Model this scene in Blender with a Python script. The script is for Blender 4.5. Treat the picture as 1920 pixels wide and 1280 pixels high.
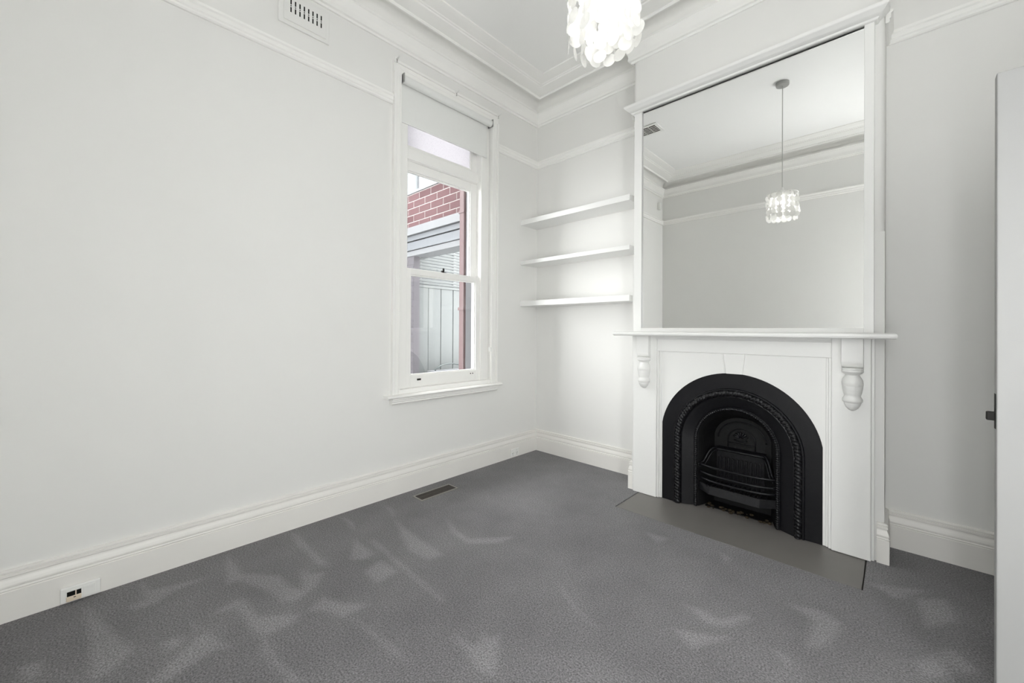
import bpy, math, random
from mathutils import Vector, Matrix
R = math.radians
random.seed(7)
scene = bpy.context.scene
col = scene.collection
for o in list(bpy.data.objects):
    bpy.data.objects.remove(o)

# ------------------------------------------------------------------ camera
CAMX, CAMY, CAMZ = 2.698, -3.2552, 1.25
YAW, PITCH, ROLL = R(44.1881), R(0.2052), R(0.333)
FPX, CX, CY = 755.7488, 946.2808, 615.7293
F = Vector((-math.sin(YAW) * math.cos(PITCH), math.cos(YAW) * math.cos(PITCH), math.sin(PITCH)))
RT = Vector((math.cos(YAW), math.sin(YAW), 0))
UP = RT.cross(F)
R2 = RT * math.cos(ROLL) + UP * math.sin(ROLL)
U2 = -RT * math.sin(ROLL) + UP * math.cos(ROLL)
cam_data = bpy.data.cameras.new('camera')
cam = bpy.data.objects.new('camera', cam_data)
col.objects.link(cam)
cam.matrix_world = Matrix(((R2.x, U2.x, -F.x, CAMX), (R2.y, U2.y, -F.y, CAMY), (R2.z, U2.z, -F.z, CAMZ), (0, 0, 0, 1)))
cam_data.sensor_fit = 'HORIZONTAL'
cam_data.sensor_width = 36
cam_data.lens = FPX * 36 / 1920
cam_data.shift_x = (960 - CX) / 1920
cam_data.shift_y = (CY - 640) / 1920
cam_data.clip_start = 0.05
scene.camera = cam

# ------------------------------------------------------------------ world, light, exposure
WORLD_STRENGTH = 8.0
BULB_STRENGTH = 6.5
world = bpy.data.worlds.new('overcast_sky')
scene.world = world
world.use_nodes = True
bg = world.node_tree.nodes['Background']
bg.inputs[0].default_value = (1.0, 0.993, 0.99, 1)
bg.inputs[1].default_value = WORLD_STRENGTH
vs = scene.view_settings
vs.view_transform = 'Standard'
vs.look = 'None'
vs.gamma = 1
vs.use_curve_mapping = False
vs.exposure = 1.04
scene.cycles.max_bounces = 14
scene.cycles.diffuse_bounces = 8
scene.cycles.transparent_max_bounces = 16
scene.cycles.caustics_reflective = False
scene.cycles.caustics_refractive = False

def portal(name, loc, rot, sx, sy):
    l = bpy.data.lights.new(name, 'AREA')
    l.shape = 'RECTANGLE'; l.size = sx; l.size_y = sy
    l.cycles.is_portal = True
    o = bpy.data.objects.new(name, l)
    col.objects.link(o)
    o.location = loc
    o.rotation_euler = rot
portal('window_daylight', (-.29, -1.14, 1.98), (0, R(-90), 0), 2.44, .96)
portal('hall_fill_portal', (4.52, -.25, 1.35), (R(-90), 0, 0), 1.1, 2.5)  # sampling portal for the added glazing at the hallway end
portal('side_fill_portal', (3.93, -2.94, 1.45), (0, R(90), 0), 2.3, 1.42)  # sampling portal for the added side window
portal('rear_fill_portal', (2.78, -3.86, 1.31), (R(90), 0, 0), .62, 2.5)  # sampling portal for the added opening behind the camera

# ------------------------------------------------------------------ materials
def srgb(r, g, b):
    f = lambda c: (c / 255) / 12.92 if c / 255 <= .04045 else ((c / 255 + .055) / 1.055) ** 2.4
    return (f(r), f(g), f(b), 1)

def mat(name, c, rough=.5, var=.03, scale=6., bump=0., bscale=200., metal=0., spec=.5):
    m = bpy.data.materials.new(name)
    m.use_nodes = True
    nt = m.node_tree
    p = nt.nodes['Principled BSDF']
    tc = nt.nodes.new('ShaderNodeTexCoord')
    n = nt.nodes.new('ShaderNodeTexNoise')
    n.inputs['Scale'].default_value = scale
    n.inputs['Detail'].default_value = 4
    nt.links.new(tc.outputs['Object'], n.inputs['Vector'])
    mr = nt.nodes.new('ShaderNodeMapRange')
    mr.inputs['To Min'].default_value = 1 - var
    mr.inputs['To Max'].default_value = 1 + var
    nt.links.new(n.outputs['Fac'], mr.inputs['Value'])
    mx = nt.nodes.new('ShaderNodeVectorMath')
    mx.operation = 'SCALE'
    mx.inputs[0].default_value = c[:3]
    nt.links.new(mr.outputs['Result'], mx.inputs['Scale'])
    nt.links.new(mx.outputs['Vector'], p.inputs['Base Color'])
    p.inputs['Roughness'].default_value = rough
    p.inputs['Metallic'].default_value = metal
    p.inputs['Specular IOR Level'].default_value = spec
    if bump:
        n2 = nt.nodes.new('ShaderNodeTexNoise')
        n2.inputs['Scale'].default_value = bscale
        nt.links.new(tc.outputs['Object'], n2.inputs['Vector'])
        b = nt.nodes.new('ShaderNodeBump')
        b.inputs['Strength'].default_value = bump
        b.inputs['Distance'].default_value = .002
        nt.links.new(n2.outputs['Fac'], b.inputs['Height'])
        nt.links.new(b.outputs['Normal'], p.inputs['Normal'])
    return m

M = {}
M['wall'] = mat('wall_paint', (.765, .762, .745, 1), .65, .012, 3, .05, 90, spec=.25)
M['ceiling'] = mat('ceiling_paint', (.85, .85, .84, 1), .8, .01, 3, spec=.2)
M['trim'] = mat('white_gloss_trim', (.845, .84, .82, 1), .38, .015, 8, .03, 60, spec=.4)
M['skirting'] = mat('cream_gloss_skirting', (.79, .775, .745, 1), .38, .02, 8, .03, 60, spec=.4)
M['mantel'] = mat('white_mantel_paint', (.815, .815, .80, 1), .38, .012, 8, .04, 50, spec=.4)
M['shelf'] = mat('white_shelf_paint', (.82, .82, .81, 1), .4, .01, 8, spec=.4)
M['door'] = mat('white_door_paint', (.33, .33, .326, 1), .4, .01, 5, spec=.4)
M['iron'] = mat('black_cast_iron', (.0042, .0042, .0058, 1), .40, .2, 30, .25, 120, spec=.32)
M['soot'] = mat('sooty_iron', (.003, .003, .0035, 1), .6, .2, 30, .2, 80, spec=.3)
M['hearth'] = mat('grey_hearth_paint', (.165, .155, .146, 1), .42, .10, 5, .05, 40, spec=.45)
M['dark'] = mat('dark_fill', (.008, .007, .006, 1), .8, .1, 10, spec=.2)  # solid near-black; also the shade painted into vent slots and duct
M['darkmetal'] = mat('dark_bronze_metal', (.012, .011, .010, 1), .6, .1, 40, spec=.2)
M['steel'] = mat('brushed_steel', (.42, .42, .41, 1), .38, .04, 30, metal=.9)
M['vent'] = mat('brown_vent_metal', (.05, .042, .036, 1), .5, .15, 40)
M['ventframe'] = mat('vent_frame_metal', (.24, .23, .21, 1), .45, .1, 40)
M['plastic'] = mat('white_plastic', (.80, .80, .78, 1), .35, .01, 10)
M['beige'] = mat('aged_beige_plastic', (.72, .62, .49, 1), .45, .06, 40)
M['blind'] = mat('white_blind_fabric', (.76, .765, .75, 1), .85, .015, 40, .05, 500, spec=.1)
M['subfloor'] = mat('dark_subfloor', (.05, .045, .04, 1), .9, .1, 10)
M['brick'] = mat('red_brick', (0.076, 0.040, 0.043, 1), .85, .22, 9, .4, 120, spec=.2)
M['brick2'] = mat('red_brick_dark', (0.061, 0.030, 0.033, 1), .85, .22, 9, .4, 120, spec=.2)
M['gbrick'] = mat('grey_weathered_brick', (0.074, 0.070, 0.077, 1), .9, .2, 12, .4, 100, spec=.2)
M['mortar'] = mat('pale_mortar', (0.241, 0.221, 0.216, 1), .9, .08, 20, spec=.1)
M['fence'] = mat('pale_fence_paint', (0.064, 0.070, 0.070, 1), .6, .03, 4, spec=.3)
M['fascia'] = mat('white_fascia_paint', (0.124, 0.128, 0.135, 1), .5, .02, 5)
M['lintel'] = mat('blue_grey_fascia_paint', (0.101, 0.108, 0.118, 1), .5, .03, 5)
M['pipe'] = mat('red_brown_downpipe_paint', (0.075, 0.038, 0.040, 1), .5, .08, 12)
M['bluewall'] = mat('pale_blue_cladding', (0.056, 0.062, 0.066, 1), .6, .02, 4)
M['paving'] = mat('grey_paving', (.16, .16, .155, 1), .9, .08, 5)
M['hose'] = mat('dark_green_hose', (.02, .03, .03, 1), .5, .1, 30)
M['ash'] = mat('brown_ash', (.045, .034, .022, 1), .95, .5, 60, .5, 90, spec=.1)
M['outerframe'] = mat('grey_outer_frame', (.045, .045, .05, 1), .7, .2, 20)
M['white_cable'] = mat('grey_cable', (.5, .5, .48, 1), .5, .02, 20)

def mat_mirror():
    m = mat('mirror_silver', (.955, .96, .955, 1), .0, .0, 3, metal=1.0)
    return m
M['mirror'] = mat_mirror()

def mat_glass(name, tint, trans, rough=0.02, frosted=False):
    m = bpy.data.materials.new(name)
    m.use_nodes = True
    nt = m.node_tree
    out = nt.nodes['Material Output']
    nt.nodes.remove(nt.nodes['Principled BSDF'])
    gl = nt.nodes.new('ShaderNodeBsdfGlossy')
    gl.inputs['Roughness'].default_value = rough
    mix = nt.nodes.new('ShaderNodeMixShader')
    if frosted:
        tr = nt.nodes.new('ShaderNodeBsdfRefraction')
        tr.inputs['IOR'].default_value = 1.2
        tr.inputs['Roughness'].default_value = .45
        tr.inputs['Color'].default_value = (.2, .2, .205, 1)
        tl = nt.nodes.new('ShaderNodeBsdfTranslucent')
        tl.inputs['Color'].default_value = tint
        m2 = nt.nodes.new('ShaderNodeMixShader')
        m2.inputs[0].default_value = .55
        vor = nt.nodes.new('ShaderNodeTexVoronoi')
        vor.inputs['Scale'].default_value = 95
        tc = nt.nodes.new('ShaderNodeTexCoord')
        nt.links.new(tc.outputs['Object'], vor.inputs['Vector'])
        bp = nt.nodes.new('ShaderNodeBump')
        bp.inputs['Strength'].default_value = .5
        bp.inputs['Distance'].default_value = .004
        nt.links.new(vor.outputs['Distance'], bp.inputs['Height'])
        rp = nt.nodes.new('ShaderNodeValToRGB')
        rp.color_ramp.elements[0].color = tuple(c * .72 for c in tint[:3]) + (1,)
        rp.color_ramp.elements[1].color = tint
        rp.color_ramp.elements[1].position = .35
        nt.links.new(vor.outputs['Distance'], rp.inputs[0])
        nt.links.new(rp.outputs[0], tl.inputs['Color'])
        nt.links.new(bp.outputs['Normal'], tr.inputs['Normal'])
        nt.links.new(bp.outputs['Normal'], gl.inputs['Normal'])
        nt.links.new(tr.outputs[0], m2.inputs[1])
        nt.links.new(tl.outputs[0], m2.inputs[2])
        a = m2.outputs[0]
    else:
        tr = nt.nodes.new('ShaderNodeBsdfTransparent')
        tr.inputs['Color'].default_value = tint
        a = tr.outputs[0]
    mix.inputs[0].default_value = 1 - trans
    nt.links.new(a, mix.inputs[1])
    nt.links.new(gl.outputs[0], mix.inputs[2])
    nt.links.new(mix.outputs[0], out.inputs[0])
    return m
M['glass'] = mat_glass('clear_window_glass', (.97, .98, .98, 1), .95)
M['frosted'] = mat_glass('frosted_window_glass', (.80, .79, .815, 1), .95, .3, True)

def mat_capiz():
    m = bpy.data.materials.new('capiz_shell')
    m.use_nodes = True
    nt = m.node_tree
    out = nt.nodes['Material Output']
    p = nt.nodes['Principled BSDF']
    p.inputs['Base Color'].default_value = (.90, .90, .885, 1)
    p.inputs['Roughness'].default_value = .35
    tl = nt.nodes.new('ShaderNodeBsdfTranslucent')
    nz = nt.nodes.new('ShaderNodeTexNoise')
    nz.inputs['Scale'].default_value = 60
    tc = nt.nodes.new('ShaderNodeTexCoord')
    nt.links.new(tc.outputs['Object'], nz.inputs['Vector'])
    rp = nt.nodes.new('ShaderNodeValToRGB')
    rp.color_ramp.elements[0].color = (.66, .655, .64, 1)
    rp.color_ramp.elements[1].color = (.88, .875, .86, 1)
    nt.links.new(nz.outputs['Fac'], rp.inputs[0])
    nt.links.new(rp.outputs[0], tl.inputs['Color'])
    tp = nt.nodes.new('ShaderNodeBsdfTransparent')
    a = nt.nodes.new('ShaderNodeMixShader')
    a.inputs[0].default_value = .4
    b = nt.nodes.new('ShaderNodeMixShader')
    b.inputs[0].default_value = .30
    nt.links.new(p.outputs[0], a.inputs[1])
    nt.links.new(tl.outputs[0], a.inputs[2])
    nt.links.new(a.outputs[0], b.inputs[1])
    nt.links.new(tp.outputs[0], b.inputs[2])
    nt.links.new(b.outputs[0], out.inputs[0])
    return m
M['capiz'] = mat_capiz()

def mat_emit(name, c, s):
    m = bpy.data.materials.new(name)
    m.use_nodes = True
    p = m.node_tree.nodes['Principled BSDF']
    p.inputs['Base Color'].default_value = c
    p.inputs['Emission Color'].default_value = c
    p.inputs['Emission Strength'].default_value = s
    return m
M['bulb'] = mat_emit('lit_bulb', (1.0, .99, .97, 1), BULB_STRENGTH)

def mat_carpet():
    m = bpy.data.materials.new('grey_carpet_pile')
    m.use_nodes = True
    nt = m.node_tree
    p = nt.nodes['Principled BSDF']
    tc = nt.nodes.new('ShaderNodeTexCoord')
    def noise(s, d=2, r=.5):
        n = nt.nodes.new('ShaderNodeTexNoise')
        n.inputs['Scale'].default_value = s
        n.inputs['Detail'].default_value = d
        n.inputs['Roughness'].default_value = r
        nt.links.new(tc.outputs['Object'], n.inputs['Vector'])
        return n
    fine = noise(150, 3, .7)
    big = noise(2.2, 5, .6)
    at = nt.nodes.new('ShaderNodeAttribute')
    at.attribute_name = 'nap'
    def mr(src, a, b, c, d):
        n = nt.nodes.new('ShaderNodeMapRange')
        for k, v in zip(('From Min', 'From Max', 'To Min', 'To Max'), (a, b, c, d)):
            n.inputs[k].default_value = v
        nt.links.new(src, n.inputs['Value'])
        return n.outputs['Result']
    def math_(op, a, b):
        n = nt.nodes.new('ShaderNodeMath')
        n.operation = op
        nt.links.new(a, n.inputs[0])
        nt.links.new(b, n.inputs[1])
        return n.outputs[0]
    v = math_('ADD', mr(big.outputs['Fac'], .3, .7, .80, 1.10), mr(at.outputs['Fac'], 0, 1, 0, .34))
    v = math_('MULTIPLY', v, mr(fine.outputs['Fac'], .3, .7, .32, 1.68))
    sc = nt.nodes.new('ShaderNodeVectorMath')
    sc.operation = 'SCALE'
    sc.inputs[0].default_value = (.182, .177, .184)
    nt.links.new(v, sc.inputs['Scale'])
    nt.links.new(sc.outputs['Vector'], p.inputs['Base Color'])
    p.inputs['Roughness'].default_value = .95
    p.inputs['Specular IOR Level'].default_value = .1
    p.inputs['Sheen Weight'].default_value = .15
    b = nt.nodes.new('ShaderNodeBump')
    b.inputs['Strength'].default_value = .6
    b.inputs['Distance'].default_value = .006
    nt.links.new(fine.outputs['Fac'], b.inputs['Height'])
    nt.links.new(b.outputs['Normal'], p.inputs['Normal'])
    return m
M['carpet'] = mat_carpet()

# ------------------------------------------------------------------ helpers
def wloc(o):
    v = Vector(o.location)
    while o.parent:
        o = o.parent
        v += Vector(o.location)
    return v

def tag(o, label=None, cat=None, group=None, kind=None):
    if label: o['label'] = label
    if cat: o['category'] = cat
    if group: o['group'] = group
    if kind: o['kind'] = kind
    return o

def thing(name, loc, label, cat, group=None, kind=None):
    o = bpy.data.objects.new(name, None)
    o.empty_display_size = .05
    o.location = loc
    col.objects.link(o)
    return tag(o, label, cat, group, kind)

class B:
    def __init__(s):
        s.v = []; s.f = []
    def add(s, vs_, fs):
        k = len(s.v)
        s.v += [tuple(a) for a in vs_]
        s.f += [tuple(k + i for i in f) for f in fs]
        return s
    def box(s, x0, x1, y0, y1, z0, z1):
        return s.add([(x0, y0, z0), (x1, y0, z0), (x1, y1, z0), (x0, y1, z0), (x0, y0, z1), (x1, y0, z1), (x1, y1, z1), (x0, y1, z1)],
                     [(0, 3, 2, 1), (4, 5, 6, 7), (0, 1, 5, 4), (1, 2, 6, 5), (2, 3, 7, 6), (3, 0, 4, 7)])
    def prism(s, poly, axis, a, b):
        """poly: 2-D points; axis 'x' -> (y,z), 'y' -> (x,z), 'z' -> (x,y)"""
        def P(p, t):
            return {'x': (t, p[0], p[1]), 'y': (p[0], t, p[1]), 'z': (p[0], p[1], t)}[axis]
        n = len(poly)
        return s.add([P(p, a) for p in poly] + [P(p, b) for p in poly],
                     [tuple(range(n)), tuple(range(2 * n - 1, n - 1, -1))] + [(i, i + n, (i + 1) % n + n, (i + 1) % n) for i in range(n)])
    def lathe(s, prof, c, axis='z', seg=20, a0=0, a1=360):
        """prof: (radius, height) pairs"""
        full = abs(a1 - a0 - 360) < 1e-6
        m = seg if full else seg + 1
        vs_ = []
        for r, h in prof:
            for i in range(m):
                a = R(a0 + (a1 - a0) * i / seg)
                u, w = r * math.cos(a), r * math.sin(a)
                vs_.append({'z': (c[0] + u, c[1] + w, c[2] + h), 'y': (c[0] + u, c[1] + h, c[2] + w), 'x': (c[0] + h, c[1] + u, c[2] + w)}[axis])
        fs = []
        for j in range(len(prof) - 1):
            for i in range(seg if full else seg):
                i2 = (i + 1) % m
                fs.append((j * m + i, j * m + i2, (j + 1) * m + i2, (j + 1) * m + i))
        if full:
            fs.append(tuple(range(m - 1, -1, -1)))
            fs.append(tuple((len(prof) - 1) * m + i for i in range(m)))
        return s.add(vs_, fs)
    def tube(s, pts, r, seg=8, rf=None):
        pts = [Vector(p) for p in pts]
        n = len(pts)
        vs_ = []
        prev = None
        for i, p in enumerate(pts):
            t = (pts[min(i + 1, n - 1)] - pts[max(i - 1, 0)]).normalized()
            up = Vector((0, 1, 0)) if abs(t.y) < .9 else Vector((0, 0, 1))
            u = t.cross(up).normalized() if prev is None else (prev - t * prev.dot(t)).normalized()
            prev = u
            w = t.cross(u)
            for k in range(seg):
                a = 2 * math.pi * k / seg
                rr = r if rf is None else rf(i, a)
                vs_.append(p + u * math.cos(a) * rr + w * math.sin(a) * rr)
        fs = [(i * seg + k, i * seg + (k + 1) % seg, (i + 1) * seg + (k + 1) % seg, (i + 1) * seg + k) for i in range(n - 1) for k in range(seg)]
        fs += [tuple(range(seg - 1, -1, -1)), tuple((n - 1) * seg + k for k in range(seg))]
        return s.add(vs_, fs)
    def loft(s, rings):
        n = len(rings[0])
        vs_ = [p for r in rings for p in r]
        fs = [(j * n + i, j * n + i + 1, (j + 1) * n + i + 1, (j + 1) * n + i) for j in range(len(rings) - 1) for i in range(n - 1)]
        return s.add(vs_, fs)
    def sweep(s, prof, path, seg=None, closed=False):
        """prof (d,z): d is measured from the wall into the room, on the right of the path; seg=(i,j) emits only segments i..j-1"""
        n = len(path)
        def nrm(i):
            a, b = Vector(path[i % n]), Vector(path[(i + 1) % n])
            d = (b - a).normalized()
            return Vector((d.y, -d.x))
        mit = []
        for i in range(n):
            if closed or 0 < i < n - 1:
                n1, n2 = nrm((i - 1) % n), nrm(i)
                mit.append((n1 + n2) / (1 + n1.dot(n2)))
            else:
                mit.append(nrm(0) if i == 0 else nrm(n - 2))
        i0, i1 = seg if seg else (0, n if closed else n - 1)
        k = len(prof)
        idx = list(range(i0, i1 + 1))
        vs_ = []
        for i in idx:
            q = Vector(path[i % n])
            for d, z in prof:
                w = q + mit[i % n] * d
                vs_.append((w.x, w.y, z))
        fs = []
        for j in range(len(idx) - 1):
            for a in range(k):
                b = (a + 1) % k
                fs.append((j * k + a, j * k + b, (j + 1) * k + b, (j + 1) * k + a))
        if not (closed and not seg):
            fs.append(tuple(range(k - 1, -1, -1)))
            fs.append(tuple((len(idx) - 1) * k + a for a in range(k)))
        return s.add(vs_, fs)
    def build(s, name, m, parent=None, label=None, cat=None, group=None, kind=None, smooth=False, bevel=0, bseg=2, auto=None):
        xs = [v[0] for v in s.v]; ys = [v[1] for v in s.v]; zs = [v[2] for v in s.v]
        c = Vector(((min(xs) + max(xs)) / 2, (min(ys) + max(ys)) / 2, min(zs)))
        me = bpy.data.meshes.new(name)
        me.from_pydata([(v[0] - c.x, v[1] - c.y, v[2] - c.z) for v in s.v], [], s.f)
        import bmesh
        bm = bmesh.new(); bm.from_mesh(me)
        bmesh.ops.recalc_face_normals(bm, faces=bm.faces)
        if auto is not None:
            for e in bm.edges:
                if len(e.link_faces) == 2 and e.calc_face_angle(0) > R(auto): e.smooth = False
        bm.to_mesh(me); bm.free()
        if smooth or auto is not None:
            for p in me.polygons: p.use_smooth = True
        me.materials.append(M[m])
        o = bpy.data.objects.new(name, me)
        col.objects.link(o)
        if parent:
            o.parent = parent
            o.location = c - wloc(parent)
        else:
            o.location = c
        if bevel:
            md = o.modifiers.new('bevel', 'BEVEL')
            md.width = bevel; md.segments = bseg; md.limit_method = 'ANGLE'
        return tag(o, label, cat, group, kind)

def dup(o, parent, wpos=None, rot=None, scale=None):
    c = o.copy()
    col.objects.link(c)
    c.parent = parent
    if wpos is not None:
        c.location = Vector(wpos) - (wloc(parent) if parent else Vector())
    if rot is not None: c.rotation_euler = rot
    if scale is not None: c.scale = scale
    return c

def ST(b, name, m, label, cat, **k):
    return b.build(name, m, None, label, cat, kind='structure', **k)

# ================================================================== the room shell
XL, XR, YB, YR, ZC = -.02, 3.80, .02, -3.73, 3.64
BX0, BX1, BY = 1.19, 2.652, -.245             # chimney breast
WY0, WY1, WZ0, WZ1 = -1.618, -.661, .757, 3.20  # window opening
DY0, DY1, DZ = -2.07, -1.195, 2.10            # doorway
HX0, HX1, HY0, HY1 = 1.266, 2.579, -.635, -.03  # hearth slab

NAP=[[(0.10,-3.26),(0.17,-3.24),(0.57,-3.13),(0.65,-3.19),(0.66,-3.24)],
[(0.05,-3.07),(0.15,-3.05),(0.22,-2.84),(0.24,-2.96),(0.29,-3.04),(0.28,-3.10),(0.23,-3.13),(0.22,-3.07)],
[(0.05,-2.72),(0.30,-2.71),(0.46,-2.58),(0.60,-2.57),(0.66,-2.54),(0.48,-2.48),(0.56,-2.46),(0.59,-2.41),(0.68,-2.48),(0.72,-2.59),(0.69,-2.63),(0.51,-2.67),(0.35,-2.74),(0.36,-2.78)],
[(0.56,-2.87),(0.51,-2.77),(0.54,-2.75),(0.71,-2.74),(0.82,-2.61),(0.86,-2.64),(0.86,-2.73),(0.85,-2.76),(0.76,-2.78),(0.58,-2.79)],
[(0.85,-2.76),(0.88,-2.75),(1.00,-2.76),(1.19,-2.72),(1.16,-2.76),(0.95,-2.78)],
[(0.81,-3.11),(0.75,-3.03),(0.67,-2.94),(0.67,-2.91),(0.83,-2.86),(0.80,-2.91),(0.82,-2.98),(0.85,-3.06)],
[(0.83,-2.57),(0.78,-2.49),(0.89,-2.44),(0.98,-2.37),(0.98,-2.48),(0.89,-2.51)],
[(0.39,-2.15),(0.51,-2.15),(0.61,-2.15),(0.63,-2.21),(0.57,-2.26)],
[(0.73,-2.26),(0.70,-2.15),(0.85,-2.14),(0.87,-2.27)],
[(0.35,-1.85),(0.56,-1.87),(0.89,-1.88),(0.88,-1.97),(0.71,-1.99)],
[(0.48,-2.09),(0.47,-2.07),(0.91,-2.09),(1.21,-2.11),(1.16,-2.12),(0.85,-2.11)],
[(0.57,-1.60),(0.73,-1.66),(0.87,-1.66),(1.04,-1.46),(1.03,-1.57),(0.90,-1.71),(0.74,-1.69)],
[(1.40,-2.21),(1.49,-2.19),(1.53,-2.07),(1.66,-2.23),(1.60,-2.25)],
[(0.05,-2.38),(0.13,-2.37),(0.55,-2.37),(0.49,-2.40),(0.20,-2.41)],
[(1.00,-2.45),(1.25,-2.42),(1.40,-2.41),(1.24,-2.44)],
[(0.61,-3.05),(0.61,-3.00),(0.66,-2.99),(0.68,-3.04)],
[(0.55,-2.94),(0.63,-2.93),(0.60,-2.94)],
[(0.07,-2.08),(0.17,-2.06),(0.29,-2.10)],
[(0.10,-1.78),(0.19,-1.79),(0.29,-1.83)],
[(0.39,-3.43),(0.40,-3.38),(0.48,-3.37),(0.49,-3.41)],
[(2.01,-1.35),(2.08,-1.33),(2.15,-1.35),(2.22,-1.22),(2.25,-1.24),(2.19,-1.36),(2.12,-1.41)],
[(2.35,-1.01),(2.41,-0.98),(2.47,-0.96),(2.53,-1.00),(2.51,-1.18),(2.45,-1.27),(2.44,-1.07)],
[(1.47,-2.12),(1.56,-2.12),(1.62,-2.21),(1.58,-2.23)],
[(2.77,-0.54),(2.87,-0.45),(2.89,-0.63),(2.79,-0.78)],
[(2.36,-1.37),(2.41,-1.39),(2.41,-1.43)],
[(2.03,-1.54),(2.21,-1.43),(2.12,-1.60)],
[(2.75,-1.06),(2.86,-0.87),(2.92,-0.96),(2.77,-1.14)],
[(1.50,-1.63),(1.64,-1.72),(1.79,-1.76),(1.68,-1.73)],
[(1.98,-0.76),(2.04,-0.78),(2.04,-0.85)],
[(1.59,-0.84),(1.72,-0.81),(1.69,-0.92)],
[(2.60,-0.54),(2.80,-0.43),(2.70,-0.61)]]

def nap_value(x, y):
    best = 0.
    for pl, (bx0, bx1, by0, by1) in NAPB:
        if not (bx0 < x < bx1 and by0 < y < by1): continue
        ins = False; d = 9.
        n = len(pl)
        for i in range(n):
            ax, ay = pl[i]; cx, cy = pl[(i + 1) % n]
            if (ay > y) != (cy > y) and x < (cx - ax) * (y - ay) / (cy - ay) + ax: ins = not ins
            ex, ey = cx - ax, cy - ay
            t = max(0, min(1, ((x - ax) * ex + (y - ay) * ey) / (ex * ex + ey * ey + 1e-9)))
            d = min(d, math.hypot(x - ax - ex * t, y - ay - ey * t))
        s = d if ins else -d
        best = max(best, max(0, min(1, .5 + s / .032)))
    return best
NAPB = [(pl, (min(p[0] for p in pl) - .04, max(p[0] for p in pl) + .04, min(p[1] for p in pl) - .04, max(p[1] for p in pl) + .04)) for pl in NAP]

def make_floor():
    def axis(a, b, cuts):
        pts = [a] + cuts + [b]
        out = []
        for p, q in zip(pts[:-1], pts[1:]):
            n = max(1, round((q - p) / .018))
            out += [p + (q - p) * i / n for i in range(n)]
        return out + [b]
    g = .005
    hx0, hx1, hy0, hy1 = HX0 - g, HX1 + g, HY0 - g, HY1 + g
    xs = axis(XL - .02, XR + .02, [hx0, hx1])
    ys = axis(YR - .02, YB + .02, [hy0, hy1])
    b = B()
    nx = len(xs)
    b.v = [(x, y, 0.) for y in ys for x in xs]
    for j in range(len(ys) - 1):
        for i in range(nx - 1):
            mx, my = (xs[i] + xs[i + 1]) / 2, (ys[j] + ys[j + 1]) / 2
            if hx0 < mx < hx1 and hy0 < my < hy1: continue
            b.f.append((j * nx + i, j * nx + i + 1, (j + 1) * nx + i + 1, (j + 1) * nx + i))
    w = [(hx0, hy0), (hx1, hy0), (hx1, hy1), (hx0, hy1)]
    for i in range(4):
        p, q = w[i], w[(i + 1) % 4]
        b.add([(p[0], p[1], 0), (q[0], q[1], 0), (q[0], q[1], -.02), (p[0], p[1], -.02)], [(0, 1, 2, 3)])
    o = ST(b, 'floor', 'carpet', 'grey cut pile carpet with pale vacuum marks covering the floor', 'carpet')
    at = o.data.attributes.new('nap', 'FLOAT', 'POINT')
    c = o.location
    vals = [nap_value(v.co.x + c.x, v.co.y + c.y) for v in o.data.vertices]
    at.data.foreach_set('value', vals)
    ST(B().box(XL - .3, XR + .1, YR - .1, YB + .1, -.12, -.02), 'floor_base', 'subfloor', 'dark timber base lying hidden under the grey carpet', 'floor')
make_floor()

ST(B().box(XL - .3, XR + .12, YR - .12, YB + .12, ZC, ZC + .1), 'ceiling', 'ceiling', 'plain matt white ceiling above the cornice', 'ceiling')
w = B()
w.box(XL - .28, XL, YR - .1, WY0, -.1, ZC).box(XL - .28, XL, WY1, YB + .1, -.1, ZC)
w.box(XL - .28, XL, WY0, WY1, -.1, WZ0).box(XL - .28, XL, WY0, WY1, WZ1, ZC)
ST(w, 'wall_left', 'wall', 'long off-white painted wall holding the sash window', 'wall')
ST(B().box(XL, XR, YB, YB + .12, -.1, ZC), 'wall_back', 'wall', 'off-white wall behind the chimney breast and shelves', 'wall')
RX0, RX1, RZ0, RZ1 = 2.47, 3.09, .06, 2.56
w = B().box(XL - .28, RX0, YR - .12, YR, -.1, ZC).box(RX1, XR + .1, YR - .12, YR, -.1, ZC).box(RX0, RX1, YR - .12, YR, RZ1, ZC).box(RX0, RX1, YR - .12, YR, -.1, RZ0)
ST(w, 'wall_rear', 'wall', 'blank off-white wall seen only in the mirror', 'wall')
w = B()
SY0, SY1, SZ0, SZ1 = -3.65, -2.23, .3, 2.6
w.box(XR, XR + .12, YR, SY0, -.1, ZC).box(XR, XR + .12, SY1, DY0, -.1, ZC).box(XR, XR + .12, SY0, SY1, -.1, SZ0).box(XR, XR + .12, SY0, SY1, SZ1, ZC).box(XR, XR + .12, DY1, YB + .12, -.1, ZC).box(XR, XR + .12, DY0, DY1, DZ, ZC)
ST(w, 'wall_right', 'wall', 'off-white wall with the doorway, out of view on the right', 'wall')

# chimney breast: square corners up to 1.80 m, bull-nosed above
w = B()
ox0, ox1, oz = 1.45, 2.375, .955
w.box(BX0, ox0, BY, YB, 0, 1.80).box(ox1, BX1, BY, YB, 0, 1.80).box(ox0, ox1, BY, YB, oz, 1.80)
def rounded(r, n=6):
    pts = [(BX0, YB)]
    for i in range(n + 1):
        a = math.pi + (math.pi / 2) * i / n
        pts.append((BX0 + r + r * math.cos(a), BY + r + r * math.sin(a)))
    for i in range(n + 1):
        a = 1.5 * math.pi + (math.pi / 2) * i / n
        pts.append((BX1 - r + r * math.cos(a), BY + r + r * math.sin(a)))
    pts.append((BX1, YB))
    return pts
w.prism(rounded(.03), 'z', 1.80, ZC)
ST(w, 'wall_chimney', 'wall', 'white chimney breast with rounded upper corners projecting from the back wall', 'chimney breast', auto=40)

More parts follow.
